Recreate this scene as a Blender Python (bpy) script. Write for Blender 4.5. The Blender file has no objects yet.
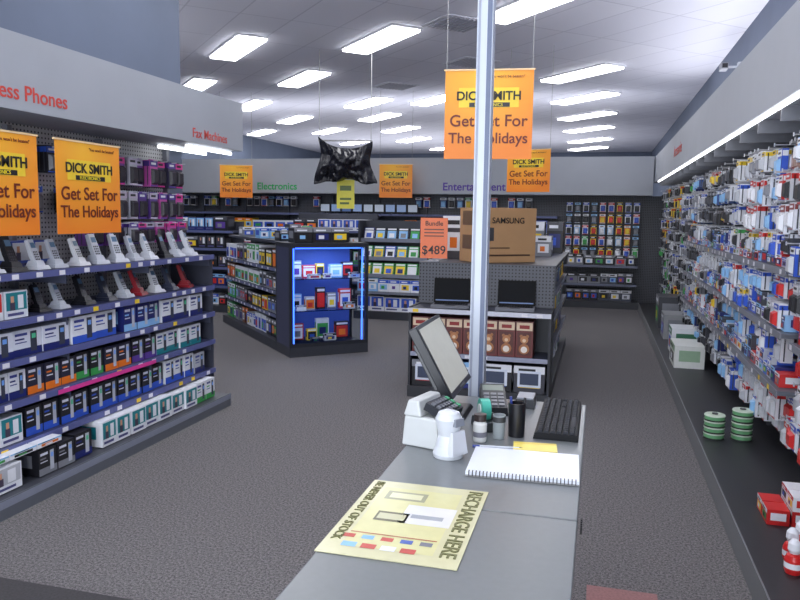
import bpy, math, random
from mathutils import Matrix, Vector, noise as mnoise
random.seed(7)
sc = bpy.context.scene
R = random.uniform

# ---------------------------------------------------------------- helpers
def lin(c):
    out = []
    for x in c[:3]:
        x = max(0, min(255, x)) / 255.0
        out.append(x / 12.92 if x <= 0.04045 else ((x + 0.055) / 1.055) ** 2.4)
    return out

def new_mat(name):
    m = bpy.data.materials.new(name); m.use_nodes = True
    nt = m.node_tree
    return m, nt, nt.nodes['Principled BSDF']

def plain(name, col, rough=0.5, metal=0.0, noise=0.0, nscale=20, emis=None, es=0):
    m, nt, p = new_mat(name)
    c = lin(col)
    p.inputs['Roughness'].default_value = rough
    p.inputs['Metallic'].default_value = metal
    p.inputs['Base Color'].default_value = (*c, 1)
    if noise:
        n = nt.nodes.new('ShaderNodeTexNoise'); n.inputs['Scale'].default_value = nscale
        n.inputs['Detail'].default_value = 4
        tc = nt.nodes.new('ShaderNodeTexCoord')
        nt.links.new(tc.outputs['Object'], n.inputs['Vector'])
        r = nt.nodes.new('ShaderNodeValToRGB')
        r.color_ramp.elements[0].position = 0.3; r.color_ramp.elements[1].position = 0.7
        r.color_ramp.elements[0].color = (*[x * (1 - noise) for x in c], 1)
        r.color_ramp.elements[1].color = (*[min(1, x * (1 + noise)) for x in c], 1)
        nt.links.new(n.outputs['Fac'], r.inputs['Fac'])
        nt.links.new(r.outputs['Color'], p.inputs['Base Color'])
    if emis:
        p.inputs['Emission Color'].default_value = (*lin(emis), 1)
        p.inputs['Emission Strength'].default_value = es
    return m

def attr_mat(name, rough=0.45, metal=0.0, es=0, lo=.96, spec=.5):
    m, nt, p = new_mat(name)
    a = nt.nodes.new('ShaderNodeAttribute'); a.attribute_name = 'Col'
    n = nt.nodes.new('ShaderNodeTexNoise'); n.inputs['Scale'].default_value = 30
    tc = nt.nodes.new('ShaderNodeTexCoord'); nt.links.new(tc.outputs['Object'], n.inputs['Vector'])
    mr = nt.nodes.new('ShaderNodeMapRange'); mr.inputs[1].default_value = 0.3; mr.inputs[2].default_value = 0.7
    mr.inputs[3].default_value = lo; mr.inputs[4].default_value = 1.02
    nt.links.new(n.outputs['Fac'], mr.inputs[0])
    mx = nt.nodes.new('ShaderNodeVectorMath'); mx.operation = 'SCALE'
    nt.links.new(a.outputs['Color'], mx.inputs[0]); nt.links.new(mr.outputs[0], mx.inputs['Scale'])
    nt.links.new(mx.outputs[0], p.inputs['Base Color'])
    p.inputs['Roughness'].default_value = rough; p.inputs['Metallic'].default_value = metal
    p.inputs['Specular IOR Level'].default_value = spec
    if es:
        nt.links.new(a.outputs['Color'], p.inputs['Emission Color'])
        p.inputs['Emission Strength'].default_value = es
    return m

def perf_mat(name, col, hole, pitch=0.03, rad=0.22, rough=0.5):
    m, nt, p = new_mat(name)
    tc = nt.nodes.new('ShaderNodeTexCoord')
    sc_ = nt.nodes.new('ShaderNodeVectorMath'); sc_.operation = 'SCALE'; sc_.inputs['Scale'].default_value = 1 / pitch
    nt.links.new(tc.outputs['Object'], sc_.inputs[0])
    fr = nt.nodes.new('ShaderNodeVectorMath'); fr.operation = 'FRACTION'
    nt.links.new(sc_.outputs[0], fr.inputs[0])
    sb = nt.nodes.new('ShaderNodeVectorMath'); sb.operation = 'SUBTRACT'; sb.inputs[1].default_value = (.5, .5, .5)
    nt.links.new(fr.outputs[0], sb.inputs[0])
    ml = nt.nodes.new('ShaderNodeVectorMath'); ml.operation = 'MULTIPLY'; ml.inputs[1].default_value = (1, 0, 1)
    nt.links.new(sb.outputs[0], ml.inputs[0])
    ln = nt.nodes.new('ShaderNodeVectorMath'); ln.operation = 'LENGTH'
    nt.links.new(ml.outputs[0], ln.inputs[0])
    lt = nt.nodes.new('ShaderNodeMath'); lt.operation = 'LESS_THAN'; lt.inputs[1].default_value = rad
    nt.links.new(ln.outputs['Value'], lt.inputs[0])
    mx = nt.nodes.new('ShaderNodeMix'); mx.data_type = 'RGBA'
    mx.inputs[6].default_value = (*lin(col), 1); mx.inputs[7].default_value = (*lin(hole), 1)
    nt.links.new(lt.outputs[0], mx.inputs[0]); nt.links.new(mx.outputs[2], p.inputs['Base Color'])
    p.inputs['Roughness'].default_value = rough
    return m

M_PROD = attr_mat('printed_packaging', 0.4)
M_PLAS = attr_mat('moulded_plastic', 0.3, lo=1.0)
M_METAL = attr_mat('painted_metal', 0.45)
M_SCREEN = attr_mat('lit_screen', 0.2, es=0.6)
M_PERF_D = perf_mat('perforated_panel_dark', (84, 86, 94), (12, 12, 15))
M_PERF_L = perf_mat('perforated_panel_light', (176, 176, 178), (50, 50, 54))
M_FASCIA = plain('fascia_grey', (160, 164, 172), 0.6, noise=0.03, nscale=3)
M_WALL = plain('wall_paint_bluegrey', (96, 106, 126), 0.7, noise=0.05, nscale=2)
M_TUBE = plain('fluorescent_tube', (255, 255, 255), 0.5, emis=(250, 252, 255), es=3.5)
M_TROFF = plain('troffer_diffuser', (255, 255, 255), 0.5, emis=(250, 251, 255), es=11.5)
M_STRING = plain('nylon_string', (150, 150, 150), 0.5)

class MB:
    def __init__(s): s.v = []; s.f = []; s.c = []; s.M = Matrix()
    def add(s, vs, fs, col, L=None):
        M = s.M @ L if L is not None else s.M
        b = len(s.v); lc = lin(col)
        for p in vs: s.v.append(tuple(M @ Vector(p)))
        for f in fs: s.f.append(tuple(i + b for i in f)); s.c.append(lc)
    def box(s, x0, x1, y0, y1, z0, z1, col, L=None, tx=0, ty=0):
        vs = [(x0, y0, z0), (x1, y0, z0), (x1, y1, z0), (x0, y1, z0),
              (x0 + tx, y0 + ty, z1), (x1 - tx, y0 + ty, z1), (x1 - tx, y1 - ty, z1), (x0 + tx, y1 - ty, z1)]
        s.add(vs, [(0, 3, 2, 1), (4, 5, 6, 7), (0, 1, 5, 4), (1, 2, 6, 5), (2, 3, 7, 6), (3, 0, 4, 7)], col, L)
    def fq(s, x0, x1, z0, z1, y, col, L=None):
        s.add([(x0, y, z0), (x1, y, z0), (x1, y, z1), (x0, y, z1)], [(0, 1, 2, 3)], col, L)
    def tq(s, x0, x1, y0, y1, z, col, L=None):
        s.add([(x0, y0, z), (x1, y0, z), (x1, y1, z), (x0, y1, z)], [(0, 1, 2, 3)], col, L)
    def cyl(s, x, y, z0, z1, r, col, n=20, r2=None, L=None):
        if r2 is None: r2 = r
        vs = []
        for i in range(n):
            a = 2 * math.pi * i / n; vs.append((x + r * math.cos(a), y + r * math.sin(a), z0))
        for i in range(n):
            a = 2 * math.pi * i / n; vs.append((x + r2 * math.cos(a), y + r2 * math.sin(a), z1))
        fs = [tuple(range(n - 1, -1, -1)), tuple(range(n, 2 * n))]
        for i in range(n): fs.append((i, (i + 1) % n, n + (i + 1) % n, n + i))
        s.add(vs, fs, col, L)
    def lathe(s, x, y, prof, col, n=20, L=None):
        for (r0, z0), (r1, z1) in zip(prof[:-1], prof[1:]):
            vs = []
            for (r, z) in ((r0, z0), (r1, z1)):
                for i in range(n):
                    a = 2 * math.pi * i / n; vs.append((x + r * math.cos(a), y + r * math.sin(a), z))
            s.add(vs, [(i, (i + 1) % n, n + (i + 1) % n, n + i) for i in range(n)], col, L)
    def build(s, name, mat, parent=None, bevel=0, smooth=False):
        me = bpy.data.meshes.new(name); me.from_pydata(s.v, [], s.f); me.update()
        a = me.color_attributes.new('Col', 'FLOAT_COLOR', 'CORNER')
        buf = []
        for f, c in zip(s.f, s.c): buf.extend((c[0], c[1], c[2], 1.0) * len(f))
        a.data.foreach_set('color', buf)
        if smooth:
            me.shade_smooth(); me.set_sharp_from_angle(angle=0.6)
        me.materials.append(mat)
        o = bpy.data.objects.new(name, me); sc.collection.objects.link(o)
        if parent: o.parent = parent
        if bevel:
            b = o.modifiers.new('bevel', 'BEVEL'); b.width = bevel; b.segments = 2; b.limit_method = 'ANGLE'
        return o

def empty(name, loc=(0, 0, 0), rz=0):
    e = bpy.data.objects.new(name, None); sc.collection.objects.link(e)
    e.location = loc; e.rotation_euler = (0, 0, rz); e.empty_display_size = 0.1
    return e

def text(body, loc, rot, size, mat, parent=None, name='lettering', align='CENTER', off=0.0, sx=1.0):
    cu = bpy.data.curves.new(name, 'FONT'); cu.body = body; cu.size = size; cu.align_x = align; cu.offset = off
    cu.extrude = 0.0008
    o = bpy.data.objects.new(name + '_tmp', cu); sc.collection.objects.link(o)
    dg = bpy.context.evaluated_depsgraph_get(); me = bpy.data.meshes.new_from_object(o.evaluated_get(dg))
    bpy.data.objects.remove(o)
    t = bpy.data.objects.new(name, me); sc.collection.objects.link(t)
    me.materials.clear(); me.materials.append(mat)
    t.location = loc; t.rotation_euler = rot; t.scale = (sx, 1, 1)
    if parent: t.parent = parent
    return t

def T(x, y, z, rz=0, rx=0, ry=0):
    return Matrix.Translation((x, y, z)) @ Matrix.Rotation(rz, 4, 'Z') @ Matrix.Rotation(ry, 4, 'Y') @ Matrix.Rotation(rx, 4, 'X')

def solid(name, x0, x1, y0, y1, z0, z1, mat, parent=None, bevel=0, col=(150, 150, 150)):
    m = MB(); m.box(x0, x1, y0, y1, z0, z1, col); return m.build(name, mat, parent, bevel)

PI2 = math.pi / 2
GRID = math.radians(133)     # ceiling grid runs diagonally across the shop
# ---------------------------------------------------------------- room shell
def carpet():
    m, nt, p = new_mat('carpet_speckled')
    tc = nt.nodes.new('ShaderNodeTexCoord')
    n = nt.nodes.new('ShaderNodeTexNoise'); n.inputs['Scale'].default_value = 200; n.inputs['Detail'].default_value = 2
    n2 = nt.nodes.new('ShaderNodeTexNoise'); n2.inputs['Scale'].default_value = 85; n2.inputs['Detail'].default_value = 3
    for k in (n, n2): nt.links.new(tc.outputs['Object'], k.inputs['Vector'])
    ad = nt.nodes.new('ShaderNodeMath'); ad.operation = 'ADD'
    nt.links.new(n.outputs['Fac'], ad.inputs[0]); nt.links.new(n2.outputs['Fac'], ad.inputs[1])
    dv = nt.nodes.new('ShaderNodeMath'); dv.operation = 'MULTIPLY'; dv.inputs[1].default_value = .5
    nt.links.new(ad.outputs[0], dv.inputs[0])
    r = nt.nodes.new('ShaderNodeValToRGB')
    r.color_ramp.elements[0].position = 0.38; r.color_ramp.elements[1].position = 0.62
    r.color_ramp.elements[0].color = (*lin((60, 58, 60)), 1); r.color_ramp.elements[1].color = (*lin((132, 128, 128)), 1)
    nt.links.new(dv.outputs[0], r.inputs['Fac']); nt.links.new(r.outputs['Color'], p.inputs['Base Color'])
    p.inputs['Roughness'].default_value = 0.95
    b = nt.nodes.new('ShaderNodeBump'); b.inputs['Strength'].default_value = 0.3; b.inputs['Distance'].default_value = 0.003
    nt.links.new(n.outputs['Fac'], b.inputs['Height']); nt.links.new(b.outputs[0], p.inputs['Normal'])
    return m
def ceil_mat():
    m, nt, p = new_mat('ceiling_tiles')
    tc = nt.nodes.new('ShaderNodeTexCoord')
    mp = nt.nodes.new('ShaderNodeMapping'); mp.inputs['Rotation'].default_value = (0, 0, -GRID)
    br = nt.nodes.new('ShaderNodeTexBrick'); br.offset = 0; br.inputs['Scale'].default_value = 1
    br.inputs['Brick Width'].default_value = 1.2; br.inputs['Row Height'].default_value = 0.6
    br.inputs['Mortar Size'].default_value = 0.01
    br.inputs['Color1'].default_value = (*lin((222, 222, 234)), 1); br.inputs['Color2'].default_value = (*lin((216, 216, 229)), 1)
    br.inputs['Mortar'].default_value = (*lin((196, 196, 210)), 1)
    nt.links.new(tc.outputs['Object'], mp.inputs['Vector']); nt.links.new(mp.outputs[0], br.inputs['Vector'])
    nt.links.new(br.outputs['Color'], p.inputs['Base Color'])
    p.inputs['Roughness'].default_value = 0.8
    return m
CH = 3.8
solid('floor', -10.2, 1.75, -3.2, 26.7, -0.1, 0, carpet())
solid('ceiling', -10.2, 1.75, -3.2, 26.7, CH, CH + .1, ceil_mat())
solid('wall_right', 1.55, 1.75, -3.2, 26.7, 0, CH, M_WALL)
solid('wall_left', -10.2, -10, -3.2, 26.7, 0, CH, M_WALL)
solid('wall_back', -10, 1.55, 26.5, 26.7, 0, CH, M_WALL)
solid('wall_partition', -3.9, -3.5, -3.0, 5.75, 0, CH, M_WALL)
solid('wall_front', -10, 1.55, -3.2, -3.0, 3.1, CH, M_WALL)
solid('trim_1', -3.5, 1.55, -3.15, -3.05, 0, 0.12, M_FASCIA)
for i, x in enumerate((-3.45, -1.8, -0.1, 1.5)):
    solid('trim_%d' % (i + 2), x - .04, x + .04, -3.15, -3.05, .12, 3.1, M_FASCIA)

# ---------------------------------------------------------------- ceiling lights
rows = []
for Y in (-0.2, 2.2, 4.6): rows += [(-0.6, Y), (-2.5, Y)]
rows += [(-0.77, 8.05), (-2.8, 6.6)]
rows += [(-2.8, 9.25), (-4.8, 9.3), (-7.0, 9.3), (-7, 6.9), (-7, 3)]
rows += [(-0.4, 12.0), (-4.8, 11.6), (-6.95, 11.9)]
rows += [(-0.4, 14.4), (-3.1, 14.1), (-4.55, 14.3), (-7.0, 14.2)]
rows += [(-0.4, 16.9), (-4.95, 16.4), (-7.05, 16.5), (-9.0, 16.5)]
rows += [(-0.4, 19.4), (-5.1, 18.8), (-9.1, 19.0), (-7.1, 18.9), (-3.1, 17.6)]
rows += [(-0.4, 22.2), (-2.9, 20.6), (-5.4, 21.4), (-0.5, 24.8), (-5, 24.2), (-7.4, 22)]
for (x, y) in rows:
    e = empty('ceiling_light', (x, y, CH), GRID)
    m = MB()
    for (a, b, c, d) in ((-.75, .75, -.20, -.18), (-.75, .75, .18, .20), (-.75, -.73, -.18, .18), (.73, .75, -.18, .18)):
        m.box(a, b, c, d, -.02, 0, (225, 225, 230))
    m.build('frame', M_METAL, e)
    m = MB(); m.box(-.73, .73, -.18, .18, -.045, -.002, (255, 255, 255)); m.build('diffuser', M_TROFF, e)
for (x, y) in ((-1.9, 10.9), (-3.5, 12.6), (-1.7, 8.7)):
    m = MB(); m.M = T(x, y, CH, GRID)
    m.box(-.3, .3, -.3, .3, -.012, 0, (200, 200, 210))
    for k in range(9): m.box(-.26, .26, -.26 + k * .06, -.235 + k * .06, -.022, -.012, (165, 165, 178))
    m.build('air_vent', M_METAL)

# ---------------------------------------------------------------- product generators (local: front faces -Y)
WH = (232, 234, 240); BK = (28, 28, 34); NV = (30, 40, 110); BL = (50, 90, 200); RD = (205, 40, 40); OR = (235, 120, 30)
YE = (240, 205, 50); GN = (60, 160, 80); PU = (90, 60, 150); SK = (140, 190, 235); GY = (130, 132, 140); PK = (220, 60, 150)
BR = (120, 75, 45); TE = (30, 130, 140); DG = (70, 72, 80); LG = (185, 188, 196)
MIX = [WH, WH, BL, RD, YE, GN, NV, BK, SK, OR, GY, PU]

def pbox(mb, x, y, z, w, d, h, base, acc, style=0, seed=None):
    mb.box(x, x + w, y, y + d, z, z + h, base)
    e = 0.0015; f = y - e
    if style == 0:
        mb.fq(x, x + w, z + h * .0, z + h * .28, f, acc)
        mb.fq(x + w * .60, x + w * .82, z + h * .12, z + h * .9, f - e, (190, 194, 205) if sum(base) < 400 else (60, 64, 78))
        mb.fq(x + w * .64, x + w * .78, z + h * .62, z + h * .8, f - 2 * e, (90, 200, 150) if random.random() < .35 else (120, 170, 240))
        tcol = (60, 70, 140) if sum(base) > 400 else (220, 222, 235)
        mb.fq(x + w * .08, x + w * .5, z + h * .78, z + h * .88, f, tcol)
        mb.fq(x + w * .08, x + w * .4, z + h * .62, z + h * .68, f, acc)
        mb.fq(x + w * .08, x + w * .48, z + h * .5, z + h * .54, f, tcol)
    elif style == 1:
        mb.fq(x + w * .05, x + w * .95, z + h * .3, z + h * .95, f, acc)
        mb.fq(x + w * .2, x + w * .42, z + h * .3, z + h * .6, f - e, (70, 60, 80))
        mb.fq(x + w * .24, x + w * .38, z + h * .58, z + h * .82, f - e, (215, 160, 130))
        mb.fq(x + w * .55, x + w * .8, z + h * .35, z + h * .85, f - e, WH)
        mb.fq(x + w * .1, x + w * .8, z + h * .1, z + h * .2, f, (80, 80, 130))
    elif style == 2:
        mb.fq(x, x + w, z + h * .72, z + h, f, acc)
        c2 = random.choice(MIX)
        mb.fq(x + w * .15, x + w * .85, z + h * .18, z + h * .62, f, c2)
        mb.fq(x + w * .3, x + w * .6, z + h * .25, z + h * .5, f - e, random.choice(MIX))
        mb.fq(x + w * .15, x + w * .7, z + h * .8, z + h * .9, f - e, WH if sum(acc) < 450 else BK)
    elif style == 3:
        mb.fq(x + w * .08, x + w * .92, z + h * .08, z + h * .75, f, acc)
        mb.fq(x + w * .25, x + w * .75, z + h * .2, z + h * .55, f - e, random.choice(MIX))
        mb.fq(x + w * .08, x + w * .92, z + h * .82, z + h * .94, f, WH)
    for s_, xx in ((1, x - e), (-1, x + w + e)):
        mb.add([(xx, y + d * .15, z + h * .3), (xx, y + d * .85, z + h * .3), (xx, y + d * .85, z + h * .8), (xx, y + d * .15, z + h * .8)], [(0, 1, 2, 3)], acc)

def pack(mb, x, y, z, w, h, d, card, blis, acc):
    """blister pack hanging by its top at (x,z), front at y, stack depth d"""
    mb.box(x - w / 2, x + w / 2, y + .012, y + .016 + d, z - h, z, card)
    f = y + .010
    mb.fq(x - w / 2, x + w / 2, z - h * .26, z - h * .04, f, acc)
    mb.fq(x - w * .35, x + w * .25, z - h * .19, z - h * .11, f - .001, WH if sum(acc) < 430 else BK)
    mb.add([(x - w * .38, f, z - h * .92), (x + w * .38, f, z - h * .92), (x + w * .38, f, z - h * .34), (x - w * .38, f, z - h * .34),
            (x - w * .28, f - .022, z - h * .84), (x + w * .28, f - .022, z - h * .84), (x + w * .28, f - .022, z - h * .42), (x - w * .28, f - .022, z - h * .42)],
           [(4, 5, 6, 7), (0, 1, 5, 4), (1, 2, 6, 5), (2, 3, 7, 6), (3, 0, 4, 7)], blis)
    mb.fq(x - w * .45, x + w * .45, z - h * .99, z - h * .94, f - .001, acc)
    n = int(d / .035)
    for sx in (x - w / 2 - .001, x + w / 2 + .001):
        for k in range(n):
            yy = y + .028 + k * .035
            mb.add([(sx, yy, z - h * .95), (sx, yy + .008, z - h * .95), (sx, yy + .008, z - h * .1), (sx, yy, z - h * .1)], [(0, 1, 2, 3)], DG)
        mb.add([(sx, y + .014, z - h * .25), (sx, y + .014 + d, z - h * .25), (sx, y + .014 + d, z - h * .06), (sx, y + .014, z - h * .06)], [(0, 1, 2, 3)], acc)

def phone(mb, x, y, z, body, rz=0, s=1.0):
    L = T(x, y, z, rz) @ Matrix.Scale(s, 4)
    mb.box(-.055, .055, -.05, .06, 0, .022, body, L, .008, .01)
    mb.box(-.034, .034, -.03, .05, .022, .05, body, L, .006, .012)
    H = L @ T(0, .0, .03, 0, math.radians(-22))
    mb.box(-.026, .026, -.014, .014, 0, .055, body, H, -.001, 0)
    mb.box(-.0275, .0275, -.015, .015, .055, .15, body, H, .005, .003)
    mb.box(.008, .018, -.004, .006, .15, .168, BK, H, .002, .002)
    mb.fq(-.018, .018, .095, .128, -.0165, (90, 120, 150), H)
    for r_ in range(4):
        for c_ in range(3): mb.fq(-.018 + c_ * .013, -.009 + c_ * .013, .02 + r_ * .015, .029 + r_ * .015, -.0165, (60, 60, 70), H)

def shelf(mb, x0, x1, y0, y1, z, col=(70, 74, 100), strip=(120, 128, 165), tags=True):
    mb.box(x0, x1, y0, y1, z - .025, z, col)
    mb.box(x0, x1, y0 - .006, y0, z - .035, z + .004, strip)
    if tags:
        x = x0 + R(.03, .1)
        while x < x1 - .08:
            if random.random() < .8: mb.fq(x, x + .05, z - .03, z - .002, y0 - .008, (225, 225, 232) if random.random() < .85 else YE)
            x += R(.12, .26)

# ================================================================= LEFT WALL UNIT
LM = T(-2.92, 0, 0, PI2)
eL = empty('phone_display_shelving')
m = MB(); m.M = LM
Y0, Y1 = 1.2, 5.46
m.box(Y0, Y1, 0, .56, 0, .1, (60, 62, 70)); m.box(Y0, Y1, -.01, 0, .0, .105, (92, 96, 104))
for k in range(6):
    xx = Y0 + .02 + k * (Y1 - Y0 - .04) / 5
    m.box(xx - .018, xx + .018, .52, .56, .1, 2.1, (110, 112, 122))
    for z in (1.25, 1.0, .78, .55, .31): m.box(xx - .004, xx + .004, .16, .52, z - .09, z - .025, (80, 84, 104))
m.box(Y1 - .012, Y1, .14, .52, .1, 1.25, (60, 62, 75))
SH = (1.25, 1.0, .78, .55, .31)
for z in SH: shelf(m, Y0, Y1, .13, .52, z, (58, 62, 96), (88, 94, 145))  # blue light falling on the shelves is put into these colours
m.box(Y0, Y1, -.012, -.006, .06, .1, (130, 135, 150))
m.fq(3.6, 4.6, .55 - .035, .55 - .008, .120, PK)
m.build('frame', M_METAL, eL)
pp = MB(); pp.box(Y0, Y1, .56, .575, .1, 2.12, GY)
o = pp.build('back_panel', M_PERF_L, eL); o.matrix_basis = LM
m = MB(); m.M = LM
m.box(-1.0, 5.9, .08, .575, 2.12, 2.52, (178, 182, 190)); m.build('fascia', M_FASCIA, eL)
m = MB(); m.M = LM
m.box(5.15, 5.85, .16, .185, 2.085, 2.11, (255, 255, 255)); m.box(5.15, 5.85, .4, .425, 2.085, 2.11, (255, 255, 255))
m.build('strip_light', M_TUBE, eL)
RED = plain('red_lettering', (205, 66, 54), .5)
text('Cordless Phones', (-2.998, 3.72, 2.175), (PI2, 0, PI2), .115, RED, eL, align='RIGHT', off=.001)
text('Fax Machines', (-2.998, 5.62, 2.16), (PI2, 0, PI2), .1, RED, eL, align='RIGHT', off=.0005)

ph = MB(); ph.M = LM
x = 1.5
while x < 5.35:
    c = random.choice([(205, 208, 216), (190, 194, 204), (225, 226, 230), (205, 208, 216), BK])
    phone(ph, x, .25, 1.252, c, R(-.25, .25), R(.95, 1.15)); x += R(.15, .21)
x = 1.5
while x < 5.35:
    if not (2.9 < x < 3.45):
        c = random.choice([(60, 64, 84), BK, (190, 194, 204), (40, 44, 60), (225, 226, 230), (150, 40, 50)])
        phone(ph, x, .25, 1.002, c, R(-.25, .25), R(.9, 1.1))
    x += R(.16, .23)
ph.build('cordless_phone_display', M_PLAS)
pb = MB(); pb.M = LM
for (xa, w) in ((3.55, .16), (3.73, .15)): pbox(pb, xa, .36, 1.252, w, .12, .16, (60, 90, 190), WH, 1)
for xa in (2.92, 3.1, 3.28): pbox(pb, xa, .17, 1.002, .165, .2, .15, (225, 228, 235), random.choice([RD, BL, TE]), 1)
def rowfill(mb, x0, x1, y, z, hmax, pal, wr=(.13, .19), d=.3, st=0, hf=(.85, .98)):
    x = x0
    while x < x1 - .1:
        b, a = random.choice(pal); n = random.randint(2, 4); w = R(*wr); h = hmax * R(*hf)
        s1 = st if not isinstance(st, (list, tuple)) else random.choice(st)
        for _ in range(n):
            if x + w > x1: break
            pbox(mb, x, y + R(0, .02), z, w, d, h, b, a, s1); x += w + .006
        x += R(0, .012)
rowfill(pb, 1.4, 3.1, .16, .782, .17, [(WH, BL), (WH, NV)])
rowfill(pb, 3.1, 4.3, .16, .782, .17, [(WH, BL), ((225, 228, 240), NV)], wr=(.18, .22))
rowfill(pb, 4.3, 5.42, .16, .782, .175, [(WH, PU), (NV, SK), (WH, NV)])
rowfill(pb, 1.4, 5.42, .16, .552, .18, [(BK, BL), (BK, PU), (WH, TE), ((40, 40, 60), OR), (WH, NV), (BK, GN), (LG, BK)], wr=(.12, .15))
rowfill(pb, 1.4, 3.4, .16, .312, .18, [(BK, PU), (WH, TE), (WH, NV)], wr=(.13, .17), st=(0, 1))
rowfill(pb, 3.4, 5.42, .16, .312, .185, [(BK, BL), (WH, BL), (BK, (90, 170, 70)), (WH, PK), (LG, NV)], wr=(.12, .15))
rowfill(pb, 1.4, 3.35, .05, .107, .16, [(WH, SK), (WH, LG)], wr=(.2, .26), st=1)
rowfill(pb, 3.35, 3.9, .05, .107, .16, [(BK, NV), (BK, GY)], wr=(.14, .17))
rowfill(pb, 3.9, 5.42, .05, .107, .17, [(WH, TE), (WH, BL), (WH, SK), (WH, GN), (NV, SK)], wr=(.13, .17), st=(0, 1))
x = 2.95
for k in range(3): pbox(pb, x + k * .2, .06, .268, .19, .25, .03, WH, SK, 2)
pb.build('phone_boxes', M_PROD)
hp = MB(); hp.M = LM
for zi, z in enumerate((1.98, 1.74, 1.52)):
    x = 4.3
    while x < 5.35:
        card = random.choice([(120, 70, 150), (95, 65, 140), (190, 190, 200), (60, 56, 80), (200, 90, 170), (225, 215, 235)])
        h = .2 if zi < 2 else .16
        pack(hp, x, .30 + R(0, .05), z, .10, h, .14, card, (34, 28, 40), random.choice([PU, (200, 190, 210), PK]))
        hp.box(x - .003, x + .003, .28, .56, z - .012, z - .006, (200, 200, 205))
        x += .125
for z in (2.0, 1.75):
    x = 1.6
    while x < 4.2:
        if random.random() < .45: pack(hp, x, .42, z, .1, .17, .08, random.choice([WH, BK, (150, 150, 160)]), GY, random.choice([RD, BL, BK])); hp.box(x - .003, x + .003, .4, .56, z - .012, z - .006, (200, 200, 205))
        x += .15
hp.build('hanging_phone_pouches', M_PROD)

# ================================================================= posters
def poster_mat():
    m, nt, p = new_mat('orange_poster_print')
    tc = nt.nodes.new('ShaderNodeTexCoord'); g = nt.nodes.new('ShaderNodeTexGradient'); g.gradient_type = 'SPHERICAL'
    mp = nt.nodes.new('ShaderNodeMapping'); mp.inputs['Location'].default_value = (0.1, 0, -.45); mp.inputs['Scale'].default_value = (2.0, 2.0, 2.0)
    nt.links.new(tc.outputs['Object'], mp.inputs['Vector']); nt.links.new(mp.outputs[0], g.inputs['Vector'])
    r = nt.nodes.new('ShaderNodeValToRGB')
    r.color_ramp.elements[0].color = (*lin((238, 132, 32)), 1); r.color_ramp.elements[1].color = (*lin((248, 184, 46)), 1)
    nt.links.new(g.outputs['Fac'], r.inputs['Fac']); nt.links.new(r.outputs['Color'], p.inputs['Base Color'])
    p.inputs['Roughness'].default_value = 0.45
    return m
M_POST = poster_mat()
INK = plain('black_ink', (25, 22, 20), .5); INK2 = plain('maroon_ink', (110, 36, 14), .5); YINK = plain('yellow_ink', (250, 225, 40), .5)
def poster(x, y, z, rz, w, h, strings=0, name='sale_poster'):
    e = empty(name, (x, y, z), rz)
    m = MB(); m.box(-w / 2, w / 2, 0, .003, -h / 2, h / 2, OR); m.build('sheet', M_POST, e)
    m = MB(); m.box(-w / 2 - .01, w / 2 + .01, -.004, .007, h / 2 - .006, h / 2 + .005, (230, 200, 150)); m.build('top_rail', M_METAL, e)
    m = MB(); m.fq(-w * .34, w * .34, h * .08, h * .30, -.002, YE); m.fq(-w * .22, w * .24, h * .085, h * .135, -.003, BK); m.build('logo_patch', M_PROD, e)
    text('DICK SMITH', (0, -.004, h * .165), (PI2, 0, 0), w * .135, INK, e, 'logo_text', off=.002)
    text('ELECTRONICS', (0, -.004, h * .093), (PI2, 0, 0), w * .05, YINK, e, 'logo_text')
    text('Get Set For', (0, -.003, -h * .13), (PI2, 0, 0), w * .185, INK2, e, 'slogan_text', off=.0013)
    text('The Holidays', (0, -.003, -h * .32), (PI2, 0, 0), w * .17, INK2, e, 'slogan_text', off=.0013)
    text("'You won't be beaten!'", (w * .2, -.003, h * .41), (PI2, 0, 0), w * .045, INK2, e, 'tag_text')
    if strings:
        m = MB()
        for sx in (-w / 2 + .01, w / 2 - .01): m.box(sx - .0025, sx + .0025, 0, .003, h / 2, strings - z, GY)
        m.build('hanging_strings', M_STRING, e)
    return e
poster(-2.99, 3.88, 1.73, PI2, .58, .54)
poster(-2.99, 3.16, 1.73, PI2, .58, .54)
poster(-.80, 5.33, 2.31, math.radians(6), .62, .62, CH)
poster(-.96, 10.1, 2.20, math.radians(-14), .60, .56, CH)
poster(-6.6, 12.7, 2.17, math.radians(20), .6, .6, CH)
poster(-3.62, 13.1, 2.20, math.radians(12), .6, .6, CH)
e = empty('hanging_yellow_notice', (-3.48, 9.95, 1.87), .2)
m = MB(); m.box(-.125, .125, 0, .003, -.2, .2, (225, 215, 60)); m.fq(-.08, .08, .05, .12, -.002, (90, 110, 40)); m.fq(-.08, .08, -.08, -.05, -.002, (90, 110, 40)); m.fq(-.08, .05, -.14, -.11, -.002, (90, 110, 40)); m.build('sheet', M_PROD, e)
m = MB(); m.box(-.002, .002, 0, .003, .2, .32, GY); m.build('string', M_STRING, e)

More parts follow.
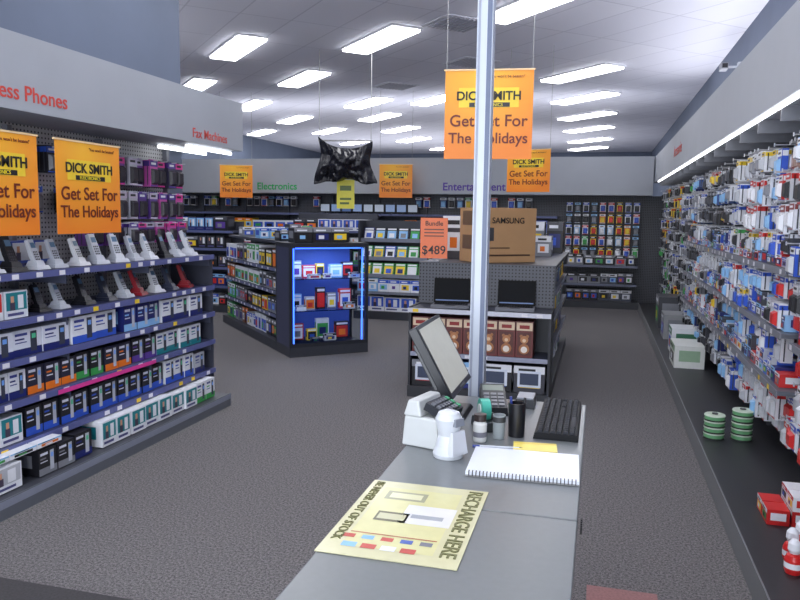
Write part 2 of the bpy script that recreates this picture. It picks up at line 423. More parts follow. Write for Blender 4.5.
# black plastic bag draped over a hanging rail (crumpled, glossy)
e = empty('draped_black_sheet', (-3.42, 9.75, 2.31), .2)
NX, NZ = 72, 44
vs = []; fs = []
for side in (0, 1):
    for j in range(NZ + 1):
        v = j / NZ
        for i in range(NX + 1):
            u = i / NX * 2 - 1
            x = (.36 + .07 * v - .03 * math.sin(v * 3.1)) * u
            top = .17 + .14 * abs(u) ** 2.2 - .03 * u
            bot = -.30 + .06 * (1 - abs(u)) ** 1.5 + .012 * math.sin(u * 8)
            z = top * (1 - v) + bot * v
            nz = mnoise.noise(Vector((u * 3.0 + side * 9, v * 2.4, 1.3))) * .09 + mnoise.noise(Vector((u * 7.0, v * 6 + side * 5, 4.1))) * .045
            belly = .17 * (1 - u * u) * math.sin(math.pi * min(1, .15 + v * .85)) ** .6
            y = (-belly if side == 0 else belly * .6) + nz * (.4 + .8 * v) * (1 - abs(u) ** 6)
            vs.append((x + .02 * math.sin(v * 7 + u), y, z + nz * .2 * v))
    b0 = side * (NX + 1) * (NZ + 1)
    for j in range(NZ):
        for i in range(NX):
            a = b0 + j * (NX + 1) + i; fs.append((a, a + NX + 1, a + NX + 2, a + 1))
me = bpy.data.meshes.new('bag'); me.from_pydata(vs, [], fs); me.shade_smooth()
me.materials.append(plain('black_plastic_sheet', (22, 22, 30), .24))
o = bpy.data.objects.new('bag', me); sc.collection.objects.link(o); o.parent = e
m = MB()
for sx in (-.355, .355): m.box(sx - .004, sx + .004, -.003, .003, .28, CH - 2.31, (90, 90, 96))
m.box(-.37, .37, -.01, .01, .27, .29, BK)
m.build('hanging_wires', M_STRING, e)

# ================================================================= RIGHT WALL UNIT
RM = T(.70, 0, 0, -PI2)
eR = empty('accessory_display_shelving')
ya, yb = -13.4, -2.0
m = MB(); m.M = RM
m.box(ya, yb, 0, .56, 0, .13, (52, 52, 56)); m.box(ya, yb, -.008, 0, .0, .135, (118, 120, 122))
m.tq(ya, yb, .0, .56, .1305, (44, 44, 48))
k = yb
while k > ya:
    m.box(k - .02, k + .02, .52, .56, .13, 2.2, (70, 72, 80)); k -= .93
for z in (1.33, .98, .66):
    shelf(m, -9.5, -4.4, .28, .55, z, (90, 94, 104), (125, 128, 138))
shelf(m, -4.3, -2.0, .30, .55, .95, (90, 94, 104), (125, 128, 138))
m.build('frame', M_METAL, eR)
pp = MB(); pp.box(ya, yb, .56, .575, .13, 2.2, GY); o = pp.build('back_panel', M_PERF_D, eR); o.matrix_basis = RM
m = MB(); m.M = RM
m.box(ya - .3, yb + 1.5, .16, .84, 2.2, 2.64, (178, 182, 190)); m.build('fascia', M_FASCIA, eR)
m = MB(); m.M = RM
k = yb - .05
while k > ya + 1: m.box(k - 1.17, k, .17, .188, 2.177, 2.195, (255, 255, 255)); k -= 1.2
m.build('strip_light', M_TUBE, eR)
m = MB(); m.M = RM
k = yb
while k > ya + .3:
    m.box(k - .008, k + .008, .2, .55, 2.12, 2.2, (120, 122, 130)); k -= .6
m.build('light_brackets', M_METAL, eR)
text('Accessories', (.857, 9.6, 2.36), (PI2, 0, -PI2), .2, RED, eR)

rp = MB(); rp.M = RM
SV = (205, 208, 214)
def zone(y, z):
    if y < 4.9:
        if z < 1.4: return [(WH, RD, BL), (WH, SV, RD), (RD, WH, WH), (WH, LG, WH), (WH, BL, RD), (SV, RD, BK), (LG, BK, WH)]
        return [(WH, LG, RD), (WH, BL, BL), (RD, WH, WH), (SV, BK, RD), (SK, WH, WH), ((190, 170, 150), (150, 120, 110), (120, 60, 60)), (DG, BK, WH), (WH, WH, (140, 60, 60)), (BL, SV, WH)]
    if y < 6.5:
        if z < 1.4: return [(WH, SK, BL), (WH, LG, RD), (BL, WH, WH), (WH, SK, BL), (SV, BL, YE)]
        return [(BL, SK, WH), (WH, LG, YE), (WH, SK, RD), (WH, GY, WH), (SV, BK, GN), (WH, LG, BL), (DG, BK, WH), (SV, WH, RD)]
    if y < 9: return [((60, 90, 150), SK, WH), (WH, LG, BL), (GY, BK, WH), (SV, YE, RD), (WH, LG, WH), (NV, SK, WH), (DG, BK, WH), (BK, DG, GY), (WH, GY, GY)]
    return [(SV, GY, BL), (GY, BK, WH), (WH, DG, BL), (YE, BK, RD), (SV, BK, BK), (SV, GN, GN), (BK, GY, WH), (DG, BK, GY), (DG, BK, WH), (WH, LG, WH)]
y = 2.4
last = {}
while y < 13.25:
    near = y < 6.5
    w = R(.09, .125) if near else R(.08, .11)
    if y < 4.35: lv = [2.03, 1.84, 1.65, 1.46, 1.27, .88, .70, .52]
    elif y < 9.5: lv = [2.03, 1.86, 1.69, 1.52, 1.27, 1.12, .92, .60, .45]
    else: lv = [2.03, 1.88, 1.73, 1.57, 1.41, 1.26, 1.1, .95, .8, .64, .49]
    for li, z in enumerate(lv):
        if random.random() < .1: continue
        # neighbouring hooks often carry the same product line
        if li in last and random.random() < .55: card, bl, ac, h = last[li]
        else:
            card, bl, ac = random.choice(zone(y, z)); h = R(.12, .175) if near else R(.10, .15); last[li] = (card, bl, ac, h)
        ff = .27 + R(0, .10) + (0.04 if z < 1 else 0)
        pack(rp, -y, ff, z + R(-.012, .012), w * .92, h, R(.03, .13), card, bl, ac)
        rp.box(-y - .003, -y + .003, ff - .02, .55, z + .012, z + .018, (175, 175, 180))
        rp.box(-y - .012, -y + .012, ff - .024, ff - .021, z + .005, z + .025, LG)
    y += w + R(0, .010)
rp.build('hanging_accessory_packs', M_PROD)
rb = MB(); rb.M = RM
for z in (1.332, .982, .662):
    x = -9.4
    while x < -4.5:
        w = R(.09, .16)
        b, a = random.choice([(BL, WH), (SK, NV), (WH, BL), (NV, SK), (WH, RD), (LG, BL), (DG, SK), (RD, WH)])
        hh = R(.05, .09)
        for q in range(random.randint(1, 2)): pbox(rb, x, .31, z + q * (hh + .001), w, .2, hh, b, a, 2)
        x += w + .006
x = -4.25
while x < -2.2:
    w = R(.1, .15); pbox(rb, x, .33, .952, w, .18, R(.12, .18), *random.choice([(WH, RD), (RD, WH), (WH, BL)]), 2); x += w + .006
rb.build('accessory_cartons', M_PROD)
rb = MB(); rb.M = RM
pbox(rb, -8.15, .06, .132, .5, .28, .22, (225, 228, 224), (150, 180, 150), 2)
pbox(rb, -8.8, .1, .132, .35, .3, .28, WH, (60, 120, 90), 2)
pbox(rb, -9.9, .1, .132, .45, .3, .3, (150, 152, 156), GY, 2)
pbox(rb, -10.9, .1, .132, .5, .3, .42, (60, 62, 70), GY, 2)
for k_ in range(4): pbox(rb, -4.02 + .12 * (k_ % 2), .14 + .11 * (k_ // 2), .132, .11, .1, .075, RD, WH, 2)
for k_ in range(2): pbox(rb, -4.02 + .12 * k_, .25, .208, .11, .1, .07, WH, RD, 2)
rb.build('deck_cartons', M_PROD)
def spindle(x, y, n):
    m = MB()
    z = .132
    for i in range(n):
        m.cyl(x, y, z, z + .008, .07, (50, 52, 50), 28)
        m.cyl(x, y, z + .008, z + .03, .064, (110, 170, 120), 28)
        m.cyl(x, y, z + .0305, z + .039, .068, (205, 220, 200), 28, .064)
        z += .041
    m.cyl(x, y, z, z + .006, .02, (70, 70, 70), 16)
    m.build('disc_spindle_stack', M_PLAS, smooth=True)
spindle(.80, 5.25, 4); spindle(.975, 5.27, 5)
for (x, y) in ((.86, 3.40), (.95, 3.36), (.84, 3.28), (1.03, 3.44), (.92, 3.5)):
    m = MB()
    m.lathe(x, y, [(.001, .132), (.03, .132), (.036, .15), (.036, .19), (.028, .21), (.018, .218)], RD, 18)
    m.lathe(x, y, [(.018, .218), (.026, .235), (.024, .262), (.012, .278), (.001, .28)], WH, 18)
    m.lathe(x, y, [(.0365, .158), (.0365, .182)], WH, 18)
    m.build('glue_bottle', M_PLAS, smooth=True)

# ================================================================= BACK FASCIA UNIT
eB = empty('entertainment_display_shelving')
BM = T(0, 13.45, 0)
m = MB(); m.M = BM
m.box(-9.9, .69, 0, .5, 0, .12, (56, 58, 64))
for k in range(12): m.box(-9.9 + k * .95, -9.86 + k * .95, .44, .5, .12, 1.98, (70, 74, 84))
for z in (1.6, 1.3, 1.0, .7, .4): shelf(m, -9.9, -.75, .12, .46, z, (60, 66, 96), (90, 98, 135), False)
for z in (.75, .42): shelf(m, -.6, .66, .12, .46, z, (60, 66, 90), (110, 115, 135), False)
m.build('frame', M_METAL, eB)
pp = MB(); pp.M = BM; pp.box(-9.9, 1.24, .5, .515, .0, 1.98, GY); pp.build('back_panel', M_PERF_D, eB)
m = MB(); m.M = BM; m.box(-9.9, .84, .0, .6, 1.98, 2.64, WH); m.build('fascia', M_FASCIA, eB)
PUR = plain('purple_lettering', (85, 55, 150), .5); GRL = plain('green_lettering', (20, 160, 80), .5)
text('Entertainment', (-2.25, 13.447, 2.05), (PI2, 0, 0), .2, PUR, eB, off=.003)
text('Electronics', (-6.12, 13.447, 2.05), (PI2, 0, 0), .19, GRL, eB, off=.003)
bp = MB(); bp.M = BM
CP = [(WH, BL), (BK, GY), (NV, SK), (YE, OR), (GN, WH), (BL, WH), (GY, BK), (GN, YE), (RD, WH), (WH, OR), (DG, WH)]
for z, hm in ((1.302, .24), (1.002, .24), (.702, .24), (.402, .24), (.122, .22)):
    rowfill(bp, -9.8, -.8, .15, z, hm, CP, wr=(.1, .25), st=(2, 3), hf=(.6, .95))
for z in (1.86, 1.66, 1.46, 1.26, 1.06):
    x = -.55
    while x < .66:
        pack(bp, x, .3, z, .1, .17, .1, *random.choice([(WH, BL, RD), (LG, WH, DG), (BK, GY, SK), (YE, RD, BK), (SK, WH, WH), (WH, BK, BL), (OR, YE, WH), (DG, BK, WH), (WH, GN, GN)])); x += .145
for z in (.752, .422, .122): rowfill(bp, -.55, .62, .2, z, .2, [(BK, GY), ((70, 75, 90), WH), (GY, BK)], wr=(.12, .2), st=2)
for x in [-9.6 + .16 * k for k in range(54)]:
    if -5.3 < x < -3.4 : continue
    if random.random() < .75 and x < -.8: pack(bp, x, .34, 1.93, .12, .2, .08, *random.choice([(WH, BL, RD), (BK, GY, SK), (GY, BK, WH), (WH, BK, BL), (NV, SK, WH), (WH, YE, GN)]))
bp.build('entertainment_products', M_PROD)
m = MB(); m.M = BM; s_ = MB(); s_.M = BM
for k in range(9):
    x = -5.2 + k * .22
    m.box(x - .1, x + .1, .22, .25, 1.63, 1.79, BK); m.box(x - .04, x + .04, .18, .3, 1.602, 1.612, BK); m.box(x - .012, x + .012, .225, .245, 1.61, 1.64, BK)
    s_.fq(x - .088, x + .088, 1.645, 1.778, .218, random.choice([(110, 130, 165), (70, 90, 130), (140, 150, 165)]))
e = empty('small_television_row'); m.build('casings', M_PLAS, e); s_.build('screens', M_SCREEN, e)

# ================================================================= CENTRE GONDOLA (laptop endcap)
eC = empty('laptop_display_gondola')
gx0, gx1, gy0, gy1 = -1.59, -.36, 6.2, 9.4
m = MB()
m.box(gx0, gx1, gy0 + .02, gy1, 0, .1, (48, 50, 56))
m.box(gx0 + .37, gx1 - .37, gy0 + .45, gy1, .1, 1.14, (58, 60, 68))
m.box(gx0, gx1, gy0 + .40, gy0 + .45, .1, 1.14, (62, 64, 72))
m.box(gx0, gx1, gy0 + .40, gy1, 1.14, 1.17, (60, 62, 70))
for x in (gx0, gx1 - .02): m.box(x, x + .02, gy0 + .04, gy0 + .4, .1, .8, (40, 42, 50))
m.M = T(0, gy0, 0)
shelf(m, gx0, gx1, 0, .4, .79, (46, 48, 60), (205, 208, 220))
shelf(m, gx0 + .02, gx1 - .02, .04, .4, .4, (56, 60, 80), (150, 155, 175))
m.M = T(gx1, 0, 0, PI2)
for z in (.9, .64, .38): shelf(m, gy0 + .5, gy1, .02, .36, z, (70, 74, 90), (120, 125, 145))
m.M = T(gx0, 0, 0, -PI2)
for z in (.9, .64, .38): shelf(m, -gy1, -gy0 - .5, .02, .36, z, (70, 74, 90), (120, 125, 145))
m.M = Matrix()
m.build('frame', M_METAL, eC)
m = MB(); m.box(gx0 + .01, gx1 - .01, gy0 + .385, gy0 + .398, .8, 1.165, GY); m.build('endcap_panel', M_PERF_D, eC)
gp = MB()
gp.M = T(gx1, 0, 0, PI2)
for z, hm in ((.902, .2), (.642, .2), (.382, .2), (.102, .22)):
    rowfill(gp, gy0 + .52, gy1 - .02, .05, z, hm, [(WH, BL), (BK, GY), (YE, BK), (WH, GN), (NV, SK), (GY, WH), (BK, DG)], wr=(.12, .2), st=(2, 3), d=.28)
gp.M = T(gx0, 0, 0, -PI2)
for z, hm in ((.902, .2), (.642, .2), (.382, .2), (.102, .22)):
    rowfill(gp, -gy1 + .02, -gy0 - .52, .05, z, hm, [(WH, BL), (BK, GY), (YE, BK), (WH, GN), (NV, SK), (GY, WH)], wr=(.12, .2), st=(2, 3), d=.28)
gp.M = T(0, 0, 0)
rowfill(gp, gx0 + .05, gx1 - .05, 8.1, 1.172, .24, [(WH, BL), (BK, GY), (NV, SK), (GY, WH), (BK, DG)], wr=(.15, .25), st=2)
rowfill(gp, gx0 + .05, gx1 - .05, 8.9, 1.172, .40, [(WH, BL), (BK, GY), (NV, SK), (GY, WH), (OR, BK), (BK, DG)], wr=(.15, .25), st=2)
gp.build('gondola_cartons', M_PROD)
gb = MB(); gb.M = T(0, gy0, 0)
x = gx0 + .03
while x < gx1 - .2:
    w = .145; z = .403; h = .31
    gb.box(x, x + w, .06, .36, z, z + h, (110, 44, 42))
    f = .058
    gb.fq(x + .005, x + w - .005, z + h * .75, z + h * .97, f, (225, 200, 170))
    gb.fq(x + .03, x + w - .03, z + h * .8, z + h * .9, f - .001, (150, 30, 30))
    gb.fq(x + .015, x + w - .015, z + .02, z + h * .7, f, (90, 40, 34))
    L = T(x + w / 2, f - .001, z, 0, PI2)
    gb.cyl(0, .075, 0, .004, .045, (170, 110, 65), 14, L=L); gb.cyl(0, .155, 0, .006, .034, (185, 125, 80), 14, L=L)
    for sx in (-.026, .026): gb.cyl(sx, .185, 0, .006, .013, (170, 110, 65), 10, L=L)
    gb.cyl(0, .148, .006, .01, .015, (225, 195, 160), 10, L=L); gb.cyl(0, .07, .004, .008, .028, (235, 225, 215), 10, L=L)
    x += w + .006
gb.build('bear_gift_boxes', M_PROD)
lb = MB(); lb.M = T(0, gy0, 0)
for (xa, w, b, a) in ((gx0 + .03, .27, BK, GY), (gx0 + .32, .27, NV, SK), (gx0 + .61, .3, BK, WH), (gx0 + .93, .26, (60, 60, 70), WH)):
    pbox(lb, xa, .06, .102, w, .28, .23, b, a, 2); lb.fq(xa + w * .12, xa + w * .88, .15, .29, .055, (215, 222, 235)); lb.fq(xa + w * .2, xa + w * .8, .17, .27, .053, (60, 70, 95))
lb.build('monitor_cartons', M_PROD)

M_BLKP = attr_mat('matte_black_plastic', .5, lo=1, spec=.12)
def laptop(x, y, z, rz):
    e = empty('laptop', (x, y, z), rz)
    m = MB()
    m.box(-.165, .165, -.12, .12, 0, .022, (120, 122, 128))
    m.tq(-.15, .15, -.02, .1, .0225, (50, 50, 56))
    for r_ in range(5):
        for c_ in range(13): m.box(-.147 + c_ * .0228, -.128 + c_ * .0228, -.014 + r_ * .022, .004 + r_ * .022, .0225, .025, (18, 18, 20))
    m.tq(-.045, .045, -.105, -.04, .0226, (70, 70, 76))
    L = T(0, .12, .02, 0, math.radians(-12))
    m.box(-.165, .165, -.006, .006, 0, .225, (10, 10, 12), L)
    m.build('body', M_BLKP, e, .002)
    m = MB(); m.fq(-.148, .148, .02, .208, -.0075, (6, 8, 14), L); m.fq(-.148, .148, .02, .03, -.008, (120, 140, 180), L)
    m.build('screen', M_BLKP, e)
laptop(-1.25, gy0 + .2, .792, .1); laptop(-.68, gy0 + .2, .792, .05)
e = empty('price_sign', (-1.47, 6.66, 1.172), .1)
m = MB(); m.box(-.125, .125, 0, .006, .03, .40, (232, 112, 56)); m.box(-.05, .05, -.04, .06, 0, .012, GY); m.box(-.01, .01, .002, .01, .01, .05, GY)
for k in range(3): m.fq(-.09, .09, .23 + k * .03, .24 + k * .03, -.002, (90, 40, 20))
m.build('card', M_PROD, e)
text('$489', (0, -.003, .07), (PI2, 0, 0), .11, INK, e, off=.001)
text('Bundle', (0, -.003, .33), (PI2, 0, 0), .06, INK, e, off=.0005)
e = empty('television_carton', (-.93, 6.98, 1.172), math.radians(38))
m = MB(); m.box(-.30, .30, -.19, .19, 0, .50, (168, 128, 88)); m.build('carton', plain('corrugated_cardboard', (172, 134, 94), .8, noise=.04, nscale=6), e, .004)
m = MB()
m.fq(-.24, .24, .06, .075, -.192, (70, 50, 35)); m.fq(-.25, -.15, .2, .32, -.192, (60, 60, 64)); m.fq(-.24, .02, .13, .14, -.192, (70, 50, 35))
m.tq(-.30, .30, -.025, .025, .5015, (200, 170, 130))
for zz in (.34, .12): m.add([(-.302, .13, zz), (-.302, -.13, zz), (-.302, -.13, zz + .13), (-.302, .13, zz + .13)], [(0, 1, 2, 3)], (110, 84, 60))
m.build('print', M_PROD, e)
text('SAMSUNG', (.0, -.193, .36), (PI2, 0, 0), .075, INK, e, off=.001)
pbx = MB(); pbx.M = T(-1.40, 7.35, 1.172); pbox(pbx, -.11, -.1, 0, .24, .2, .42, (60, 60, 66), WH, 2); pbx.build('monitor_carton', M_PROD)

# ================================================================= DIAGONAL GONDOLA + GLASS CABINET
ang = math.atan2(.64, .70)
GO = T(-3.26, 7.49, 0, ang)
eG = empty('glass_display_cabinet')
W = .95; H = 1.27
m = MB(); m.M = GO
DK = (34, 36, 44)
m.box(0, W, 0, .5, 0, .11, (52, 54, 62)); m.box(0, W, 0, .5, H - .05, H, DK)
for (x, y) in ((0, 0), (W - .035, 0), (0, .465), (W - .035, .465)): m.box(x, x + .035, y, y + .035, .11, H - .05, DK)
m.box(.035, W - .035, 0, .03, .11, .15, DK)
m.box(.035, W - .035, .47, .49, .11, H - .05, (40, 60, 150))
m.box(0, .012, .035, .465, .11, H - .05, (60, 64, 90))
m.build('frame', M_METAL, eG)
gl, nt, p = new_mat('cabinet_glass'); p.inputs['Transmission Weight'].default_value = 1; p.inputs['Roughness'].default_value = 0.0; p.inputs['IOR'].default_value = 1.05
p.inputs['Base Color'].default_value = (.9, .95, 1, 1)
m = MB(); m.M = GO
m.box(.035, W - .035, .006, .012, .15, H - .05, WH); m.box(W - .012, W - .004, .035, .465, .11, H - .05, WH)
for z in (.50, .86): m.box(.04, W - .03, .05, .46, z, z + .008, WH)
m.build('glass', gl, eG)
BLE = plain('blue_light', (60, 90, 255), .5, emis=(60, 110, 255), es=3)
m = MB(); m.M = GO
m.box(W - .07, W - .058, .03, .045, .15, H - .06, BL); m.box(.05, .062, .03, .045, .15, H - .06, BL)
m.box(.08, W - .08, .04, .055, H - .065, H - .052, BL)
m.build('light_strips', BLE, eG)
BLP = plain('backing_blue_glow', (70, 90, 160), .6, emis=(50, 90, 230), es=.12)  # cabinet's blue light put into the backing as a weak glow
m = MB(); m.M = GO; m.box(.04, W - .04, .462, .468, .15, H - .06, BL); m.build('backing', BLP, eG)
ld = bpy.data.lights.new('cabinet_lamp', 'AREA'); ld.energy = 7; ld.color = (.42, .6, 1); ld.shape = 'RECTANGLE'; ld.size = .7; ld.size_y = .05
lo = bpy.data.objects.new('cabinet_lamp', ld); sc.collection.objects.link(lo); lo.location = (GO @ Vector((W / 2, .1, H - .075)))
lo.rotation_euler = (0, 0, ang); lo.parent = eG
m = MB(); m.M = GO
for z in (.152, .509, .869):
    x = .09
    while x < W - .2:
        w = R(.09, .17); h = R(.13, .25)
        pbox(m, x, R(.15, .3), z, w, .05, h, *random.choice([(WH, GN), (LG, OR), (GY, WH), (WH, GN), (BK, RD), (YE, BK), (WH, YE), (SK, WH), (RD, WH)]), 3)
        if random.random() < .5: pbox(m, x + .02, .08, z, w * .9, .05, h * .35, *random.choice([(BK, GY), (LG, BK), (WH, GY)]), 2)
        x += w + R(.015, .05)
m.build('cabinet_contents', M_PROD, eG)
eD = empty('angled_gondola')
m = MB(); m.M = GO
m.box(0, W, .505, 3.0, 0, .11, (52, 54, 62)); m.box(W / 2 - .05, W / 2 + .05, .505, 3.0, .11, H - .03, (60, 62, 70)); m.box(.1, W - .1, .505, 3.0, H - .03, H, (60, 62, 72))
m.M = GO @ T(0, 0, 0, -PI2)
for z in (.95, .68, .4): shelf(m, -3.0, -.51, .04, .42, z, (60, 64, 84), (90, 96, 130))
m.M = GO @ T(W, 0, 0, PI2)
for z in (.95, .68, .4): shelf(m, .51, 3.0, .04, .42, z, (60, 64, 84), (90, 96, 130))
m.build('frame', M_METAL, eD)
m = MB()
for M_, a, b in ((GO @ T(0, 0, 0, -PI2), -2.98, -.52), (GO @ T(W, 0, 0, PI2), .52, 2.98)):
    m.M = M_
    for z, hm in ((.952, .27), (.682, .22), (.402, .22), (.112, .24)):
        rowfill(m, a, b, .06, z, hm, [(WH, GN), (BK, YE), (GN, WH), (GY, BK), (WH, BL), (BR, OR), (YE, RD), (BK, GY)], wr=(.1, .17), st=(2, 3), hf=(.7, .95))
m.M = GO
for y in (.7, 1.5, 2.3): rowfill(m, .12, W - .12, y, H + .002, .2, [(WH, GN), (BK, GY), (GY, WH), (SK, BL)], wr=(.12, .2), st=2, hf=(.5, 1), d=.2)
rowfill(m, .1, W - .12, .12, H + .002, .16, [(WH, GY), (BK, GY), (GY, WH)], wr=(.12, .22), st=2, hf=(.4, 1), d=.2)
m.build('gondola_cartons', M_PROD)

# ================================================================= SOFTWARE RACK
eS = empty('software_rack')
m = MB(); m.M = T(-3.62, 10.75, 0)
m.box(0, 1.12, 0, .6, 0, .12, (56, 58, 66)); m.box(0, 1.12, .5, .55, .12, 1.5, (60, 62, 72))
for x in (0, 1.1): m.box(x, x + .02, .2, .55, .12, 1.5, (52, 54, 62))
for z, dp in ((1.2, .28), (.92, .2), (.66, .12)):
    m.box(.02, 1.1, dp, .5, z - .02, z, (80, 84, 100)); m.box(.02, 1.1, dp - .01, dp, z - .03, z + .03, (120, 125, 140))
m.box(.02, 1.1, 0.02, .5, .4, .42, (80, 84, 100)); m.box(.02, 1.1, 0.01, .02, .385, .425, (120, 125, 140))
m.build('frame', M_METAL, eS)
m = MB()
for z, dp, pal in ((1.2, .29, [(BK, SK), (BK, GN), (NV, WH)]), (.92, .21, [(GN, WH), (BL, WH), (TE, YE)]), (.66, .13, [(GN, YE), (BL, SK), (GN, WH)])):
    x = .05
    while x < .98:
        m.M = T(-3.62 + x, 10.75 + dp + .02, z + .002, 0, math.radians(-20)); b, a = random.choice(pal); pbox(m, 0, 0, 0, .165, .03, .2, b, a, 3); x += .185
m.M = T(-3.62, 10.75, 0)
rowfill(m, .04, 1.08, .05, .422, .2, [(SK, WH), (BL, WH), (WH, BL)], wr=(.14, .18), st=2, d=.25)
rowfill(m, .04, 1.08, .05, .122, .24, [(WH, BL), (SK, NV)], wr=(.2, .26), st=1, d=.3)
m.build('software_boxes', M_PROD)

for (gx, gy, n, hh) in ((-7.9, 10.6, 2.3, 1.45), (-5.3, 12.2, 1.5, 1.6), (-2.3, 11.0, 1.7, 1.5)):
    e = empty('rear_gondola'); m = MB(); m.M = T(gx, gy, 0)
    m.box(0, n, 0, .7, 0, .11, (52, 54, 62)); m.box(0, n, .38, .43, .11, hh, (60, 62, 72))
    zs = [.112, .42, .72, 1.02, 1.3]
    for z in zs[1:]: shelf(m, 0, n, .05, .38, z, (62, 66, 90), (90, 98, 140), False)
    m.build('frame', M_METAL, e)
    p_ = MB(); p_.M = T(gx, gy, 0)
    for z in zs: rowfill(p_, .02, n - .02, .08, z + .003, .24, [(WH, BL), (BK, GY), (WH, SK), (GY, WH), (NV, SK), (BR, YE), (GN, WH), (BK, DG)], wr=(.12, .24), st=(1, 2), hf=(.6, .95), d=.26)
    p_.build('rear_gondola_cartons', M_PROD)

# ================================================================= COUNTER
lam = plain('grey_laminate', (112, 116, 118), .3, noise=.03, nscale=60)
lam2 = plain('counter_side', (84, 86, 90), .5)
e = empty('service_counter')
m = MB(); m.box(-.505, -.02, .35, 1.575, .915, .95, GY); m.build('top_near', lam, e, .003)
m = MB(); m.box(-.505, -.02, 1.579, 2.60, .915, .95, GY); m.build('top_far', lam, e, .003)
m = MB(); m.box(-.49, -.05, .37, 2.58, 0, .915, GY); m.build('carcass', lam2, e)
m = MB()
for yy in (.9, 1.575, 2.1): m.box(-.05, -.046, yy - .003, yy + .003, .1, .9, (40, 40, 44))
n_ = 20
for i in range(n_):
    a0 = 2 * math.pi * i / n_
    L = T(-.012, 1.6 + .014 * math.cos(a0), .93 + .014 * math.sin(a0))
    m.box(-.002, .002, -.003, .003, -.003, .003, (30, 30, 34), L)
m.build('hook_and_seams', M_METAL, e)
e = empty('square_column')
m = MB(); m.box(-.447, -.39, 2.66, 2.717, 0, CH, (190, 197, 208)); m.box(-.452, -.385, 2.655, 2.722, 0, .08, (150, 152, 158)); m.build('post', attr_mat('white_powdercoat', .35, lo=1), e, .003)
m = MB(); m.box(-.41, -.394, 2.658, 2.66, .08, CH, (96, 106, 132)); m.box(-.442, -.434, 2.658, 2.66, .08, CH, (150, 156, 172)); m.build('groove', M_METAL, e)

CT = .951
e = empty('recharge_counter_mat', (-.367, 1.478, CT), 0)
m = MB(); m.box(-.14, .14, -.2, .2, 0, .002, (212, 208, 168)); m.tq(-.10, .085, -.16, .16, .0023, (218, 214, 160))
m.tq(-.02, .09, -.03, .07, .0028, (228, 228, 224)); m.tq(-.0, .07, .0, .02, .003, (170, 175, 180))
m.tq(-.085, .01, .09, .14, .0028, (170, 170, 140)); m.tq(-.075, -.0, .1, .13, .003, (225, 222, 180))
m.tq(-.075, -.005, -.03, .02, .0028, (110, 108, 84)); m.tq(-.07, -.01, -.02, .01, .003, (200, 198, 160))
m.tq(-.1, .08, -.1, -.095, .0028, (180, 120, 90))
for k_, c_ in enumerate(((190, 80, 70), SK, (200, 90, 80), (90, 110, 180), GY)): m.tq(-.11 + k_ * .04, -.085 + k_ * .04, -.125, -.108, .0028, c_)
for k_, c_ in enumerate((SK, (200, 90, 80), WH, (200, 90, 80))): m.tq(-.10 + k_ * .04, -.07 + k_ * .04, -.165, -.145, .0028, c_)
m.build('printed_sheet', attr_mat('glossy_mat', .22), e)
olv = plain('olive_ink', (104, 104, 56), .5)
text('RECHARGE HERE', (.098, .19, .003), (0, 0, -PI2), .046, olv, e, align='LEFT', off=.0004)
text('BE NEVER OUT OF STOCK', (-.128, .19, .003), (0, 0, -PI2), .028, olv, e, align='LEFT', off=.0003)
e = empty('spiral_notepad', (-.165, 1.885, CT), math.radians(2))
m = MB(); m.box(-.14, .14, -.105, .105, 0, .004, (150, 150, 150)); m.box(-.139, .139, -.104, .104, .004, .012, (230, 234, 244)); m.build('pages', M_PLAS, e)
m = MB()
for k_ in range(30):
    L = T(-.13 + k_ * .009, -.1, .007, 0, 0, PI2)
    m.cyl(0, 0, -.0012, .0012, .008, (60, 60, 66), 10, L=L)
m.build('spiral', M_METAL, e)
m = MB(); L = T(-.30, 2.005, CT + .006, math.radians(8), 0, PI2)
m.cyl(0, 0, 0, .11, .004, (200, 205, 215), 10, L=L); m.cyl(0, 0, .11, .125, .004, BK, 10, .001, L=L); m.cyl(0, 0, -.02, 0, .0045, (30, 60, 150), 10, L=L)
m.build('ballpoint_pen', M_PLAS, smooth=True)
m = MB(); m.M = T(-.15, 2.045, CT, .1); m.box(-.06, .06, -.04, .035, 0, .008, (242, 222, 110)); m.box(-.06, .06, .02, .035, .008, .0085, (225, 200, 90)); m.build('sticky_notes', M_PROD)
e = empty('computer_keyboard', (-.10, 2.36, CT), PI2)
m = MB(); m.box(-.215, .215, -.065, .065, 0, .018, (20, 21, 25), None, .004, .004)
for r_ in range(6):
    y_ = -.054 + r_ * .0185
    for c_ in range(20):
        if c_ in (14, 18) and r_ in (2, ): continue
        x_ = -.205 + c_ * .0206
        if r_ == 0 and 3 <= c_ <= 8:
            if c_ == 3: m.box(x_, x_ + .12, y_, y_ + .015, .018, .025, (44, 46, 52), None, .001, .001)
            continue
        m.box(x_, x_ + .0175, y_, y_ + .0155, .018, .025, (44, 46, 52), None, .002, .002)
m.build('keys_and_case', M_BLKP, e)
e = empty('computer_monitor', (-.45, 2.36, CT), PI2)
m = MB()
m.box(-.09, .09, -.06, .09, 0, .014, (40, 41, 46), None, .01, .01)
m.box(-.03, .03, .02, .05, .014, .14, (45, 46, 52))
L = T(0, -.035, .085, 0, math.radians(-29))
m.box(-.165, .165, .0, .03, 0, .25, (34, 36, 42), L)
m.box(-.12, .12, .03, .055, .04, .20, (50, 52, 58), L, .01, 0)
m.build('casing', M_PLAS, e, .003)
m = MB(); m.fq(-.153, .153, .018, .238, -.0015, (184, 184, 174), L); m.build('screen', attr_mat('lcd_panel', .35, es=.3), e)
m = MB(); m.fq(-.165, .165, 0, .25, -.0007, (44, 46, 52), L)
for k_ in range(5): m.fq(-.02 + k_ * .015, -.012 + k_ * .015, .006, .012, -.0015, (160, 160, 160), L)
m.build('bezel', M_PLAS, e)
e = empty('receipt_printer', (-.432, 2.03, CT), math.radians(75))
